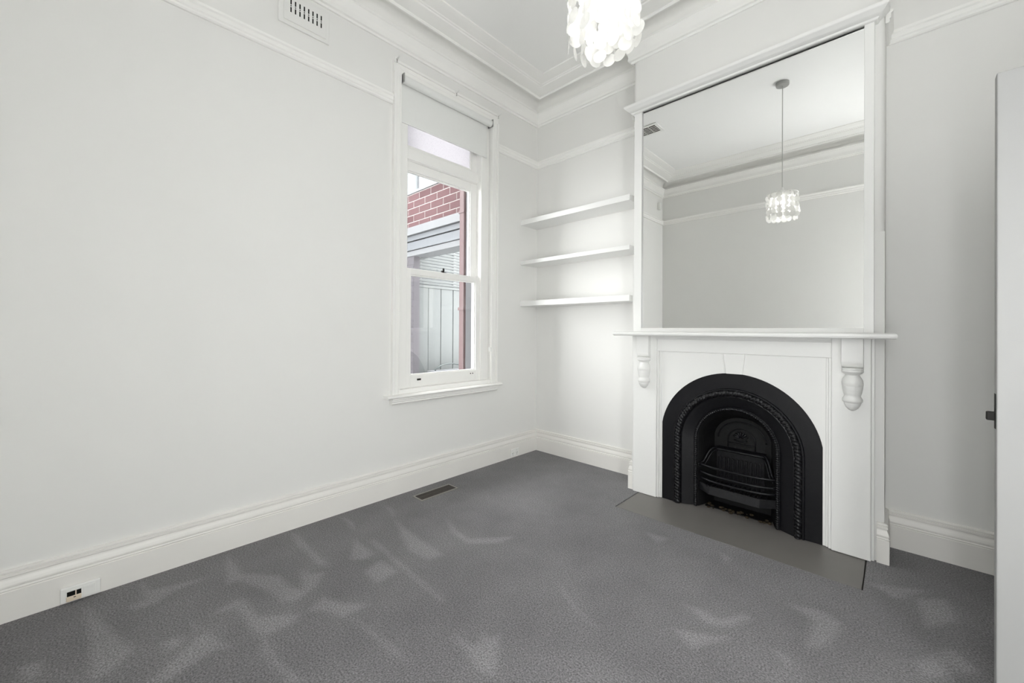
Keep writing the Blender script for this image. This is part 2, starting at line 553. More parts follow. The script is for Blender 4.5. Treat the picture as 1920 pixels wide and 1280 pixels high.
# ---- baseboards
BP = [(0, 0), (.021, 0), (.021, .126), (.017, .130), (.023, .135), (.017, .141), (.020, .147), (.020, .153), (.017, .164), (.012, .176), (.011, .183), (.015, .187), (.015, .197), (.011, .199), (.011, .203), (.016, .206), (.015, .212), (.008, .216), (0, .216)]
pathA = [(XL, YR), (XL, YB), (BX0, YB), (BX0, BY), (1.221, BY)]
pathC = [(2.622, BY), (BX1, BY), (BX1, YB), (XR, YB), (XR, DY1 + .075)]
pathD = [(XR, DY0 - .075), (XR, YR), (XL, YR), (XL, YR + .05)]
def bb(name, path, seg, label):
    ST(B().sweep(BP, path, seg), name, 'skirting', label, 'baseboard')
bb('baseboard_left', pathA, (0, 1), 'tall moulded white baseboard along the window wall')
bb('baseboard_alcove_left', pathA, (1, 2), 'moulded white baseboard in the alcove below the three shelves')
bb('baseboard_chimney_left', pathA, (2, 4), 'short moulded baseboard return at the left foot of the fireplace')
bb('baseboard_chimney_right', pathC, (0, 2), 'short moulded baseboard return at the right foot of the fireplace')
bb('baseboard_alcove_right', pathC, (2, 3), 'moulded white baseboard between fireplace and door')
bb('baseboard_right', pathC, (3, 4), 'moulded baseboard hidden behind the open door')
bb('baseboard_rear', pathD, (0, 2), 'moulded baseboard behind the camera along the rear wall')

# ---- picture rails
PR = [(0, 2.938), (.012, 2.938), (.018, 2.944), (.016, 2.957), (.022, 2.963), (.022, 2.985), (.030, 2.992), (.032, 3.003), (.022, 3.006), (.022, 3.011), (0, 3.013)]
ST(B().sweep(PR, [(XL, YR), (XL, -1.686)]), 'trim_1', 'trim', 'white picture rail running up to the left of the window', 'picture rail')
ST(B().sweep(PR, [(XL, -.579), (XL, YB), (BX0, YB), (BX0, BY + .012)]), 'trim_2', 'trim', 'white picture rail in the alcove above the three shelves', 'picture rail')
ST(B().sweep(PR, [(BX1, BY + .012), (BX1, YB), (XR, YB), (XR, YR), (XL, YR)]), 'trim_3', 'trim', 'white picture rail on the wall between chimney and door', 'picture rail')
# ---- cornice
room = [(XL, YR), (XL, YB), (BX0, YB), (BX0, BY), (BX1, BY), (BX1, YB), (XR, YB), (XR, YR)]
CL = [(0, 3.374), (.012, 3.374), (.016, 3.388), (.030, 3.392), (.034, 3.402), (.030, 3.420), (.036, 3.445), (.052, 3.468), (.054, 3.480), (.060, 3.484), (.060, 3.500), (0, 3.500)]
ST(B().sweep(CL, room, closed=True), 'trim_4', 'trim', 'lower white plaster moulding of the ceiling cornice', 'cornice', auto=35)
CU = [(0, 3.64), (0, 3.545), (.012, 3.572), (.04, 3.592), (.085, 3.600), (.125, 3.600), (.132, 3.566), (.146, 3.564), (.156, 3.574), (.156, 3.580), (.178, 3.583), (.215, 3.590), (.245, 3.600), (.250, 3.608), (.262, 3.608), (.268, 3.614), (.300, 3.617), (.330, 3.624), (.345, 3.632), (.352, 3.632), (.356, 3.64)]
ST(B().sweep(CU, room, closed=True), 'trim_5', 'trim', 'upper stepped plaster cornice against the ceiling', 'cornice', auto=35)

# unseen hallway added beyond the doorway to block its sky light
hw_ = B().box(XR + .12, 5.2, -3.1, -3.0, 0, 2.9).box(XR + .12, 3.97, -.3, -.2, 0, 2.9).box(5.07, 5.2, -.3, -.2, 0, 2.9).box(3.97, 5.07, -.3, -.2, 2.6, 2.9).box(3.97, 5.07, -.3, -.2, 0, .1).box(5.1, 5.2, -3.0, -.3, 0, 2.9).box(XR + .12, 5.2, -3.1, -.2, 2.9, 3.0).box(XR + .02, 5.2, -3.1, -.2, -.1, -.001)
ST(hw_, 'added_hallway', 'wall', 'unseen off-white hallway walls added to block sky light at the doorway', 'hallway')
gd = thing('fill_window_hall', (4.52, -.25, .1), 'unseen glazed opening added at the hallway end for fill daylight', 'window', kind='structure')  # unseen glazing added to send fill daylight through the doorway
f_ = B().box(3.97, 4.05, -.27, -.23, .1, 2.6).box(4.99, 5.07, -.27, -.23, .1, 2.6).box(4.05, 4.99, -.27, -.23, .1, .3).box(4.05, 4.99, -.27, -.23, 2.5, 2.6).build('glazed_leaf', 'trim', gd)
B().box(4.05, 4.99, -.252, -.248, .3, 2.5).build('pane', 'glass', f_)
sw = thing('fill_window_side', (XR + .06, (SY0 + SY1) / 2, SZ0), 'unseen window added in the right wall for fill daylight', 'window', kind='structure')  # unseen window added to brighten the left wall
f_ = B().box(XR + .04, XR + .08, SY0, SY0 + .05, SZ0, SZ1).box(XR + .04, XR + .08, SY1 - .05, SY1, SZ0, SZ1).box(XR + .04, XR + .08, SY0 + .05, SY1 - .05, SZ0, SZ0 + .06).box(XR + .04, XR + .08, SY0 + .05, SY1 - .05, SZ1 - .05, SZ1).build('sash', 'trim', sw)
B().box(XR + .058, XR + .062, SY0 + .05, SY1 - .05, SZ0 + .06, SZ1 - .05).build('pane', 'glass', f_)
# unseen glazed opening added behind the camera for fill daylight
fd = thing('fill_window_rear', ((RX0 + RX1) / 2, YR - .06, RZ0), 'unseen tall glazed opening added behind the camera for fill daylight', 'window', kind='structure')
for k in range(2):
    x0 = RX0 + k * (RX1 - RX0) / 2; x1 = x0 + (RX1 - RX0) / 2
    f_ = B().box(x0, x0 + .05, YR - .08, YR - .04, RZ0, RZ1).box(x1 - .05, x1, YR - .08, YR - .04, RZ0, RZ1).box(x0 + .05, x1 - .05, YR - .08, YR - .04, RZ0, RZ0 + .12).box(x0 + .05, x1 - .05, YR - .08, YR - .04, RZ1 - .06, RZ1).build('glazed_leaf', 'trim', fd)
    B().box(x0 + .05, x1 - .05, YR - .062, YR - .058, RZ0 + .12, RZ1 - .06).build('pane', 'glass', f_)
# ================================================================== window
win = thing('window_1', (XL, (WY0 + WY1) / 2, .69), 'tall white timber sash window with frosted top light in the left wall', 'window', kind='structure')
def casing(y0, y1, outer):
    b = B()
    b.box(XL, .000, y0, y1, .757, 3.185)
    o0, o1 = (y0, y0 + .018) if outer < 0 else (y1 - .018, y1)
    b.box(.000, .012, o0, o1, .757, 3.185)
    i0, i1 = (y1 - .012, y1) if outer < 0 else (y0, y0 + .012)
    b.box(.000, .005, i0, i1, .757, 3.185)
    c = (y0 + y1) / 2
    b.box(.000, .003, c - .008, c + .008, .757, 3.185)
    return b.build('casing', 'trim', win, bevel=.003)
casing(-1.684, WY0, -1)
casing(WY1, -.581, 1)
b = B().box(XL, .000, -1.684, -.581, 3.185, 3.272)
b.box(.0, .012, -1.684, -.581, 3.254, 3.272).box(.0, .005, -1.6, -.67, 3.185, 3.197).box(.0, .003, -1.63, -.64, 3.222, 3.236)
b.build('head_casing', 'trim', win, bevel=.003)
b = B()
sp = [(-.02, .757), (.040, .757), (.052, .752), (.056, .745), (.052, .738), (.044, .734), (-.02, .734)]
b.prism([(x, z) for x, z in sp], 'y', -1.742, -.560)
b.build('sill', 'trim', win, auto=50)
b = B().prism([(-.02, .734), (.036, .734), (.036, .724), (.030, .720), (.030, .710), (.022, .703), (.026, .697), (.018, .688), (-.02, .688)], 'y', -1.694, -.598)
b.build('apron_moulding', 'trim', win)
b = B().box(-.28, .0, WY0, WY1, .757, .790)
b.build('stool', 'trim', win, bevel=.003)
LN = -.04
for a, c in ((WY0, -1.535), (-.757, WY1)):
    B().box(-.17, LN, a, c, .790, 3.20).build('jamb_lining', 'trim', win, bevel=.003)
B().box(-.28, -.02, WY0, WY1, 3.185, 3.20).build('head_lining', 'trim', win)
for a, c in ((WY0, -1.575), (-.712, WY1)):
    B().box(-.305, -.172, a, c, .790, 3.185).build('outer_lining', 'outerframe', win, label='dark grey outer lining')  # dark grey boards laid over the plaster reveal
def sash(name, x0, x1, yo, yp, zo, zp, m='glass', gx=None):
    """yo/zo outer limits, yp/zp pane limits"""
    b = B()
    b.box(x0, x1, yo[0], yp[0], zo[0], zo[1]).box(x0, x1, yp[1], yo[1], zo[0], zo[1])
    b.box(x0, x1, yp[0], yp[1], zo[0], zp[0]).box(x0, x1, yp[0], yp[1], zp[1], zo[1])
    # glazing beads
    t = .010
    xb0, xb1 = x0 + .008, x1 - .010
    b.box(xb0, xb1, yp[0], yp[0] + t, zp[0], zp[1]).box(xb0, xb1, yp[1] - t, yp[1], zp[0], zp[1])
    b.box(xb0, xb1, yp[0] + t, yp[1] - t, zp[0], zp[0] + t).box(xb0, xb1, yp[0] + t, yp[1] - t, zp[1] - t, zp[1])
    s = b.build(name, 'trim', win, bevel=.002)
    g = gx if gx else (x0 + x1) / 2
    B().box(g - .002, g + .002, yp[0] + t * .5, yp[1] - t * .5, zp[0] + t * .5, zp[1] - t * .5).build('pane', m, s)
    return s
low = sash('lower_sash', -.100, -.060, (-1.560, -.725), (-1.487, -.800), (.790, 1.733), (.885, 1.687))
upp = sash('upper_sash', -.150, -.108, (-1.560, -.725), (-1.495, -.828), (1.690, 2.600), (1.735, 2.527))
B().box(-.160, -.085, -1.560, -.725, 2.600, 2.695).box(-.165, -.075, -1.560, -.725, 2.603, 2.618).build('transom_bar', 'trim', win, bevel=.004)
top = sash('transom_light', -.150, -.108, (-1.560, -.725), (-1.500, -.815), (2.695, 3.185), (2.722, 3.12), 'frosted')
# fastener on the meeting rail, lift and screw holes on the bottom rail
cat = B().box(-.098, -.066, -1.165, -1.130, 1.733, 1.739).box(-.088, -.076, -1.155, -1.145, 1.739, 1.762)
cat.lathe([(.002, 0), (.008, .003), (.009, .008), (.006, .013), (.001, .015)], (-.082, -1.150, 1.760), seg=10)
cat.box(-.080, -.060, -1.178, -1.160, 1.733, 1.750)
cat.build('sash_fastener', 'darkmetal', low, label='dark metal sash fastener')
B().box(-.062, -.052, -1.424, -1.392, .842, .856).box(-.056, -.046, -1.421, -1.395, .850, .856).build('sash_lift', 'darkmetal', low, label='small dark sash lift')
for yy in (-.858, -.832):
    B().lathe([(.005, 0), (.005, .003), (.002, .004)], (-.060, yy, .856), 'x', 8).build('screw', 'darkmetal', low)

# roller blind
bl = thing('roller_blind', (-.02, -1.14, 2.83), 'white roller blind partly lowered over the top of the window', 'blind')
B().lathe([(.010, 0), (.031, .0), (.031, .925), (.010, .925)], (-.002, -1.606, 3.158), 'y', 24).build('roll', 'blind', bl, auto=40)
for y0 in (-1.614, -.680):
    k = B().box(-.036, .030, y0, y0 + .006, 3.124, 3.190).lathe([(.020, 0), (.020, .004)], (-.002, y0 + (.004 if y0 < -1 else -.003), 3.158), 'y', 16).build('bracket', 'steel', bl)
B().box(-.0325, -.0305, -1.602, -.700, 2.850, 3.15).build('fabric', 'blind', bl)
B().box(-.037, -.026, -1.604, -.698, 2.842, 2.856).build('bottom_bar', 'blind', bl, bevel=.003)
for dx in (-.012, .004):
    B().tube([(dx, -.674, 3.15), (dx, -.674, 1.08)], .0016, 6).build('pull_chain', 'plastic', bl)
B().box(-.020, .010, -.680, -.663, 1.05, 1.09).build('chain_tensioner', 'plastic', bl, bevel=.002)

# curtain rod brackets left on the head casing
for n_, (yy, zz, lb) in enumerate(((-1.672, 3.262, 'small white curtain bracket on the head casing corner farthest from the shelves'), (-1.102, 3.250, 'small white curtain bracket at the middle of the window head'), (-.600, 3.248, 'small white curtain bracket on the head casing corner nearest the shelves'))):
    t = thing('curtain_bracket', (.012, yy, zz - .02), lb, 'bracket', 'curtain brackets on the window head')
    B().box(.012, .016, yy - .012, yy + .012, zz - .022, zz + .022).build('plate', 'plastic', t, bevel=.002)
    B().tube([(.016, yy, zz + .008), (.040, yy, zz + .006), (.052, yy, zz + .010), (.056, yy, zz + .022)], .0045, 8).build('hook', 'plastic', t, smooth=True)
    for dz in (-.013, .0):
        B().lathe([(.0035, 0), (.0035, .0025), (.001, .003)], (.016, yy + .004, zz + dz), 'x', 8).build('screw', 'darkmetal', t)

# ================================================================== outside the window
ST(B().box(-9, -.30, -7, 8, -.42, -.30), 'ground', 'paving', 'grey paved side passage outside the window', 'ground')
def bricks(parent, x0, x1, z0, z1, y, mats, L=.230, Hh=.076, j=.011, deep=.003, face='y'):
    protos = {}
    nrow = int((z1 - z0 + j) / (Hh + j))
    for r in range(nrow):
        z = z0 + r * (Hh + j)
        x = x0 - (L + j) / 2 * (r % 2)
        while x < x1:
            a, c = max(x, x0), min(x + L, x1)
            if c - a > .03:
                w_ = round(c - a, 3)
                m_ = random.choice(mats)
                key = (w_, m_)
                cx = (a + c) / 2
                if key not in protos:
                    bb_ = B().box(-w_ / 2, w_ / 2, -deep, .02, 0, Hh)
                    protos[key] = bb_.build('brick', m_, parent, bevel=.0015, bseg=1)
                    protos[key].location = Vector((cx, y, z)) - wloc(parent)
                    # the mesh origin sits at the brick's base centre
                    protos[key].location.y += (.02 - deep) / 2
                else:
                    o = dup(protos[key], parent)
                    o.location = Vector((cx, y + (.02 - deep) / 2 - random.random() * .001, z)) - wloc(parent)
            x += L + j
ST(B().box(-1.05, -.30, -4.5, .8, 3.74, 3.82).box(-1.12, -1.05, -4.5, .8, 3.70, 3.84), 'added_eaves', 'fascia', 'unseen white overhang added above the window to dim the side passage', 'added_eaves')  # overhang added out of view to cut sky light in the passage
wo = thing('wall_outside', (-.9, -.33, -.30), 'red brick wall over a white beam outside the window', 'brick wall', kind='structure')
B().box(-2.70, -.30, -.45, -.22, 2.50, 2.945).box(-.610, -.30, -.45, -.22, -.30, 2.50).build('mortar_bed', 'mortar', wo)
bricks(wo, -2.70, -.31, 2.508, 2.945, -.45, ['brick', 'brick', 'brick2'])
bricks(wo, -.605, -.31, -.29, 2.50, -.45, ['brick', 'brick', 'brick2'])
B().prism([(-.468, 2.945), (-.468, 2.975), (-.40, 2.99), (-.20, 2.99), (-.20, 2.945)], 'x', -2.72, -.30).build('coping', 'fascia', wo)
# white beam under the bricks
bm_ = thing('porch_beam', (-1.15, -.4, 2.165), 'white and pale grey boxed beam below the outside bricks', 'beam')
B().box(-2.70, -.612, -.53, -.24, 2.405, 2.500).build('fascia_board', 'fascia', bm_, bevel=.004)
B().box(-2.70, -.612, -.49, -.24, 2.345, 2.403).build('soffit_strip', 'lintel', bm_)
B().box(-2.70, -.612, -.475, -.24, 2.235, 2.335).build('face_board', 'lintel', bm_, bevel=.003)
B().box(-2.70, -.612, -.46, -.24, 2.165, 2.230).build('lower_strip', 'fascia', bm_, bevel=.003)
# pipe
dp = thing('downpipe', (-.51, -.567, -.30), 'red-brown painted downpipe beside the outside brick corner', 'downpipe')
B().box(-.548, -.472, -.600, -.535, -.30, 2.93).build('pipe', 'pipe', dp, bevel=.012)
for zz in (.25, 1.45, 2.45):
    B().box(-.554, -.466, -.606, -.532, zz, zz + .03).build('pipe_clip', 'pipe', dp)
# grey pier
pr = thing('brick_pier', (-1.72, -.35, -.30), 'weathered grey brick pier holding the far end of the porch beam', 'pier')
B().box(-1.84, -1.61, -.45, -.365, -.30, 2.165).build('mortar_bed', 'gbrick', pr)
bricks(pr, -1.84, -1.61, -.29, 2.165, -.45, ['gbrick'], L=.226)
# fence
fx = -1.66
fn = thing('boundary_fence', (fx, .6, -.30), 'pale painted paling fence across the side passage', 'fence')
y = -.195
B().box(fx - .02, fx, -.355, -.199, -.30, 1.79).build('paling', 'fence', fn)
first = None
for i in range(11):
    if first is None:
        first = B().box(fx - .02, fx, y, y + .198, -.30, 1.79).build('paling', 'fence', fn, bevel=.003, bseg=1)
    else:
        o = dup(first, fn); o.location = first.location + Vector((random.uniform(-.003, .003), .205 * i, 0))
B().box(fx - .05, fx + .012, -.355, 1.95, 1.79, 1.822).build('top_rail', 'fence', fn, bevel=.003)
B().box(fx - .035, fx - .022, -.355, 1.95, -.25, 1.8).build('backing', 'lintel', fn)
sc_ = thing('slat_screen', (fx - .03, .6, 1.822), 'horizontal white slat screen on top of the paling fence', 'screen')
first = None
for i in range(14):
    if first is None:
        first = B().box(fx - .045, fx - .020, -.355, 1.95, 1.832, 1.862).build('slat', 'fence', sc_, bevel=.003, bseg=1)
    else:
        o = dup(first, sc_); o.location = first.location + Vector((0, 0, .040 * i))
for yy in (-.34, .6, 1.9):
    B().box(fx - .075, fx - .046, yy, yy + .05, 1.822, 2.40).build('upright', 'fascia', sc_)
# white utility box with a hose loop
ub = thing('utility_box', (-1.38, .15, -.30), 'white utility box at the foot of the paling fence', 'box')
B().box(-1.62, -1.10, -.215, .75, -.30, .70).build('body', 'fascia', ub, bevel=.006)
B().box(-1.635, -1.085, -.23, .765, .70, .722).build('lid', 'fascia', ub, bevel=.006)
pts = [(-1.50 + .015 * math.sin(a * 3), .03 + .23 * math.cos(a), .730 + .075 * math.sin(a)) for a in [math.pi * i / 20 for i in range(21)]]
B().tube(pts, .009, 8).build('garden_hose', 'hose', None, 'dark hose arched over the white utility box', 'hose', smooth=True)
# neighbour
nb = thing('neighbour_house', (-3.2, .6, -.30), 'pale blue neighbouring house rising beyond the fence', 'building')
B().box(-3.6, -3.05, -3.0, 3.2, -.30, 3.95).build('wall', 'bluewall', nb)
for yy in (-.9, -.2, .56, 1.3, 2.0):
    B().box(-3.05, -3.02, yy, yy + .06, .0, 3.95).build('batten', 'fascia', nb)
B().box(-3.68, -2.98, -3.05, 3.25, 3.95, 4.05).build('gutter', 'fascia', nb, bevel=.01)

# ================================================================== mantelpiece (surround)
FC = 1.9135
mp = thing('fireplace_surround', (FC, BY - .02, 0), 'white painted timber fireplace surround with mantel shelf and turned corbels', 'fireplace surround')
PX0, PX1, QX0, QX1 = 1.219, 1.404, 2.430, 2.600    # pilasters
PF = -.285
def outer_arch(n=40):
    """clipped circular arch outline of the iron insert, left foot -> right foot"""
    Rr, zc, h = .483, .485, .4755
    a = math.acos(h / Rr)
    zs = zc + Rr * math.sin(a)
    pts = [(FC - h, zs * i / 8) for i in range(8)]
    for i in range(n + 1):
        t = math.pi - a - (math.pi - 2 * a) * i / n
        pts.append((FC + Rr * math.cos(t), zc + Rr * math.sin(t)))
    pts += [(FC + h, zs * (7 - i) / 8) for i in range(8)]
    return pts
OA = outer_arch()
# panel with arched opening
b = B()
ptop = 1.20
arc = OA[8:-8]
for p, q in zip(arc[:-1], arc[1:]):
    b.add([(p[0], -.252, p[1]), (q[0], -.252, q[1]), (q[0], -.252, ptop), (p[0], -.252, ptop), (p[0], BY, p[1]), (q[0], BY, q[1]), (q[0], BY, ptop), (p[0], BY, ptop)],
          [(0, 1, 2, 3), (0, 4, 5, 1)])
b.box(PX1 - .01, arc[0][0], -.252, BY, 0, ptop).box(arc[-1][0], QX0 + .01, -.252, BY, 0, ptop)
b.build('arched_panel', 'mantel', mp)
for x0, x1 in ((PX0, PX1), (QX0, QX1)):
    B().box(x0, x1, PF, BY, .0, 1.213).build('pilaster', 'mantel', mp, bevel=.004)
for x0, x1, x2 in ((PX1, PX1 + .014, PX1 + .026), (QX0, QX0 - .014, QX0 - .026)):
    B().box(min(x0, x1), max(x0, x1), -.273, -.252, 0, 1.10).box(min(x1, x2), max(x1, x2), -.262, -.252, 0, 1.10).build('inner_moulding', 'mantel', mp, bevel=.003)
for x0, x1 in ((PX0 - .014, PX0), (QX1, QX1 + .014)):
    B().box(x0, x1, -.268, BY, 0, 1.213).build('outer_moulding', 'mantel', mp, bevel=.003)
B().box(PX1, QX0, -.270, -.252, 1.100, 1.195).build('frieze_board', 'mantel', mp, bevel=.002)
B().prism([(-.27, 1.188), (-.292, 1.190), (-.296, 1.196), (-.306, 1.203), (-.312, 1.213), (-.25, 1.213)], 'x', PX1, QX0).build('bed_moulding', 'mantel', mp)
B().prism([(1.860, 1.099), (1.988, 1.099), (1.972, .966), (1.876, .966)], 'y', -.274, -.252).build('keystone', 'mantel', mp, bevel=.002)
sh = [(-.245, 1.213), (-.428, 1.213), (-.440, 1.219), (-.443, 1.228), (-.440, 1.238), (-.432, 1.244), (-.245, 1.244)]
b = B()
xa, xb = 1.123, 2.704
e = [(xa + .012, xb - .012), (xa + .012, xb - .012), (xa + .003, xb - .003), (xa, xb), (xa + .003, xb - .003), (xa + .010, xb - .010), (xa + .010, xb - .010)]
n = len(sh)
b.add([(e[i][0], sh[i][0], sh[i][1]) for i in range(n)] + [(e[i][1], sh[i][0], sh[i][1]) for i in range(n)],
      [tuple(range(n)), tuple(range(2 * n - 1, n - 1, -1))] + [(i, i + n, (i + 1) % n + n, (i + 1) % n) for i in range(n)])
b.build('mantel_shelf', 'mantel', mp)
def corbel(cx):
    hw = .047
    prof = [(-.285, 1.213), (-.330, 1.213), (-.330, 1.090)]
    for i in range(1, 9):
        a = (math.pi / 2) * i / 8
        prof.append((-.302 - .028 * math.cos(a), 1.090 - .038 * math.sin(a)))
    prof.append((-.285, 1.052))
    c = B().prism(prof, 'x', cx - hw, cx + hw).build('corbel', 'mantel', mp, bevel=.003)
    tp = [(.030, 1.052), (.046, 1.050), (.048, 1.044), (.045, 1.039), (.047, 1.036), (.048, 1.030), (.044, 1.025), (.034, 1.018), (.030, 1.010), (.036, 1.000), (.044, .985), (.047, .968), (.0465, .955), (.0445, .952), (.0445, .948), (.045, .945), (.042, .925), (.0405, .920), (.041, .916), (.037, .903), (.035, .895), (.040, .886), (.044, .876), (.044, .866), (.039, .860), (.036, .858), (.036, .852), (.033, .842), (.026, .830), (.016, .819), (.004, .813)]
    B().lathe([(r, z) for r, z in tp], (cx, -.300, 0), 'z', 28).build('turned_drop', 'mantel', c, auto=50)
corbel(1.314)
corbel(2.523)

# ================================================================== cast iron insert
ins = thing('fireplace_insert', (FC, BY, 0), 'black cast iron arched fireplace insert with bowed grate', 'fireplace')
ZA = .475
def arch(h, y, n=40, zc=ZA, top=None):
    rz = h if top is None else top - zc
    pts = [(FC - h, y, zc * i / 8) for i in range(8)]
    for i in range(n + 1):
        t = math.pi - math.pi * i / n
        pts.append((FC + h * math.cos(t), y, zc + rz * math.sin(t)))
    pts += [(FC + h, y, zc * (7 - i) / 8) for i in range(8)]
    return pts
oa = lambda y: [(x, y, z) for x, z in OA]
b = B().loft([oa(-.246), oa(-.254), arch(.392, -.254)])
b.build('outer_plate', 'iron', ins)
b = B().loft([arch(.392, -.254), arch(.388, -.264), arch(.380, -.264), arch(.376, -.256)])
b.build('outer_fillet', 'iron', ins, auto=40)
# roll moulding with cast leaf ripple
def even(pts, step):
    pts = [Vector(p) for p in pts]
    out = [pts[0]]; need = step
    for p, q in zip(pts[:-1], pts[1:]):
        L = (q - p).length; at = 0
        while L - at >= need:
            at += need; out.append(p + (q - p) * at / L); need = step
        need -= L - at
    return out
path = even(arch(.360, -.254, 60), .0028)
B().tube(path, .022, 12, lambda i, a: .0205 * (1 + .13 * math.sin(i * .80 + 2 * a) + .07 * math.sin(i * .27 - 2 * a))).build('leaf_roll_moulding', 'iron', ins, smooth=True)
B().loft([arch(.378, -.250), arch(.345, -.246), arch(.333, -.250), arch(.322, -.246), arch(.262, -.214), arch(.258, -.220), arch(.250, -.222)]).build('splayed_plate', 'iron', ins, auto=30)
path = even(arch(.247, -.219, 60), .0028)
B().tube(path, .010, 10, lambda i, a: .0095 * (1 + .24 * math.sin(i * 1.25 + a))).build('beaded_rim', 'iron', ins, smooth=True)
# firebox: tapering cheeks and leaning back
YBK = -.035
b = B().loft([arch(.245, -.214), arch(.232, -.205), arch(.205, -.13, top=.665), arch(.178, YBK, top=.635)])
b.build('firebox_cheeks', 'soot', ins, auto=40)
bk = arch(.180, YBK, top=.637)
B().add(bk, [tuple(range(len(bk)))]).build('fire_back', 'soot', ins)
# arched rib and anthemion on the back
rp = arch(.150, YBK - .004, 30, zc=.48, top=.605)[5:-5]
rp = [p for p in rp if p[2] > .44]
B().tube(rp, .0045, 8).build('back_rib', 'iron', ins, smooth=True)
an = B()
for k in range(7):
    a = R(20 + k * 140 / 6)
    L = .050
    c0 = Vector((FC - .005, YBK - .006, .490))
    d = Vector((math.cos(a), 0, math.sin(a)))
    an.tube([c0 + d * L * t for t in (.15, .4, .65, .85, 1.0)], .006, 8, lambda i, aa: (.003, .0055, .0075, .007, .003)[i])
an.tube([(FC - .045, YBK - .006, .478), (FC - .02, YBK - .007, .470), (FC + .01, YBK - .007, .470), (FC + .035, YBK - .006, .478)], .005, 8)
rr = arch(.085, YBK - .005, 24, zc=.475, top=.555)[7:-7]
an.tube(rr, .004, 6)
an.build('palmette_ornament', 'iron', ins, smooth=True)
B().box(FC - .085, FC + .075, YBK - .016, YBK, .446, .454).build('ornament_ledge', 'iron', ins, bevel=.002)
# basket back: ledge, ribbed plate, curved cheek rails
B().prism([(YBK, .392), (-.088, .392), (-.094, .398), (-.092, .408), (YBK, .416)], 'x', FC - .150, FC + .150).build('basket_ledge', 'iron', ins, bevel=.002)
b = B()
b.add([(FC - .150, -.080, .392), (FC + .150, -.080, .392), (FC + .165, -.088, .160), (FC - .165, -.088, .160)], [(0, 1, 2, 3)])
b.build('ribbed_plate', 'iron', ins)
for k in range(10):
    x = FC - .125 + k * .0278
    B().prism([(x - .007, .352), (x + .007, .352), (x + .0078, .185), (x - .0078, .185)], 'y', -.096, -.084).build('rib', 'iron', ins, bevel=.003)
for s in (-1, 1):
    pts = []
    for i in range(17):
        t = i / 16
        sm = t * t * (3 - 2 * t)
        pts.append((FC + s * (.148 + .088 * t), -.088 - .125 * t, .412 - .112 * (3 * t ** 2 - 2 * t ** 3 if t < .0 else 1 / (1 + math.exp(-9 * (t - .52))))))
    B().tube(pts, .008, 8).tube([(p[0] + s * -.012, p[1] - .004, p[2] - .016) for p in pts], .005, 8).build('cheek_rail', 'iron', ins, smooth=True)
    q = B()
    lo = [(p[0], p[1] + .006, .12) for p in pts]
    q.loft([pts, lo])
    q.build('basket_cheek', 'soot', ins)
# bowed front bars
def bow(z, yb, depth, hw=.226, n=24):
    pts = []
    for i in range(n + 1):
        t = -1 + 2 * i / n
        u = max(0, 1 - abs(t) ** 3.2)
        pts.append((FC + .012 + hw * t, yb - depth * u, z))
    return pts
for z, dpt in ((.305, .045), (.252, .052), (.212, .056)):
    B().tube(bow(z, -.212, dpt), .0085, 8).build('grate_bar', 'iron', ins, smooth=True)
for k in range(13):
    x = FC - .165 + .029 * k
    B().box(x - .005, x + .005, -.255, -.10, .168, .180).build('floor_bar', 'iron', ins)
lp = [(-.240, -.205), (-.150, -.262), (.150, -.266), (.240, -.210)]
b = B()
for (z, off) in ((.178, .0), (.128, -.020)):
    for x, yv in lp:
        b.v.append((FC + .010 + x, yv + (off if abs(x) < .2 else off * .4), z))
    for x, yv in lp:
        b.v.append((FC + .010 + x, yv + .014, z))
f = b.f
for i in range(3):
    f += [(i, i + 1, 8 + i + 1, 8 + i), (4 + i, 4 + i + 1, 12 + i + 1, 12 + i), (i, i + 1, 4 + i + 1, 4 + i), (8 + i, 8 + i + 1, 12 + i + 1, 12 + i)]
f += [(0, 4, 12, 8), (3, 7, 15, 11)]
b.build('grate_lip', 'iron', ins)
# ash and grit on the firebox floor
B().box(FC - .20, FC + .20, -.165, -.032, -.002, .004).build('firebox_floor', 'soot', ins)
am = B()
for k in range(34):
    x = FC + random.uniform(-.21, .21)
    y = random.uniform(-.185, -.12)
    s = random.uniform(.004, .016)
    am.lathe([(s * .6, 0), (s, s * .35), (s * .5, s * .8), (s * .1, s * .9)], (x, y, .004 if y > -.165 else -.002), seg=6)
am.build('ash_debris', 'ash', None, 'brown ash and grit scattered on the firebox floor', 'ash', kind='stuff')

# hearth
ST(B().box(HX0, HX1, HY0, HY1, -.04, -.002), 'hearth', 'hearth', 'smooth dark grey hearth slab set into the carpet', 'hearth', bevel=.004)

# ================================================================== overmantel mirror
om = thing('overmantel_mirror', (FC, -.262, 1.244), 'large mirror in a plain white overmantel frame above the fireplace', 'mirror')
MX0, MX1, MZ0, MZ1 = 1.281, 2.568, 1.272, 2.950
FO0, FO1, FY = 1.218, 2.610, -.283
for x0, x1 in ((FO0, MX0), (MX1, FO1)):
    B().box(x0, x1, FY, BY, 1.244, 2.966).build('frame_stile', 'mantel', om, bevel=.002)
B().box(MX0, MX1, FY, BY, 1.244, MZ0).build('bottom_rail', 'mantel', om, bevel=.002)
B().box(MX0, MX1, FY, BY, MZ1, 2.966).build('top_rail', 'mantel', om)
cp = [(0, 2.944), (.012, 2.944), (.018, 2.950), (.018, 2.956), (.026, 2.960), (.038, 2.970), (.052, 2.984), (.060, 2.990), (.062, 3.004), (0, 3.004)]
B().sweep(cp, [(FO0, BY), (FO0, FY), (FO1, FY), (FO1, BY)]).build('cornice', 'mantel', om, auto=50)
mir = B().box(MX0 - .005, MX1 + .005, -.266, -.262, MZ0 - .004, MZ1 + .004).build('mirror_glass', 'mirror', om)
TILT = .12
mir.rotation_euler = (R(TILT), 0, 0)
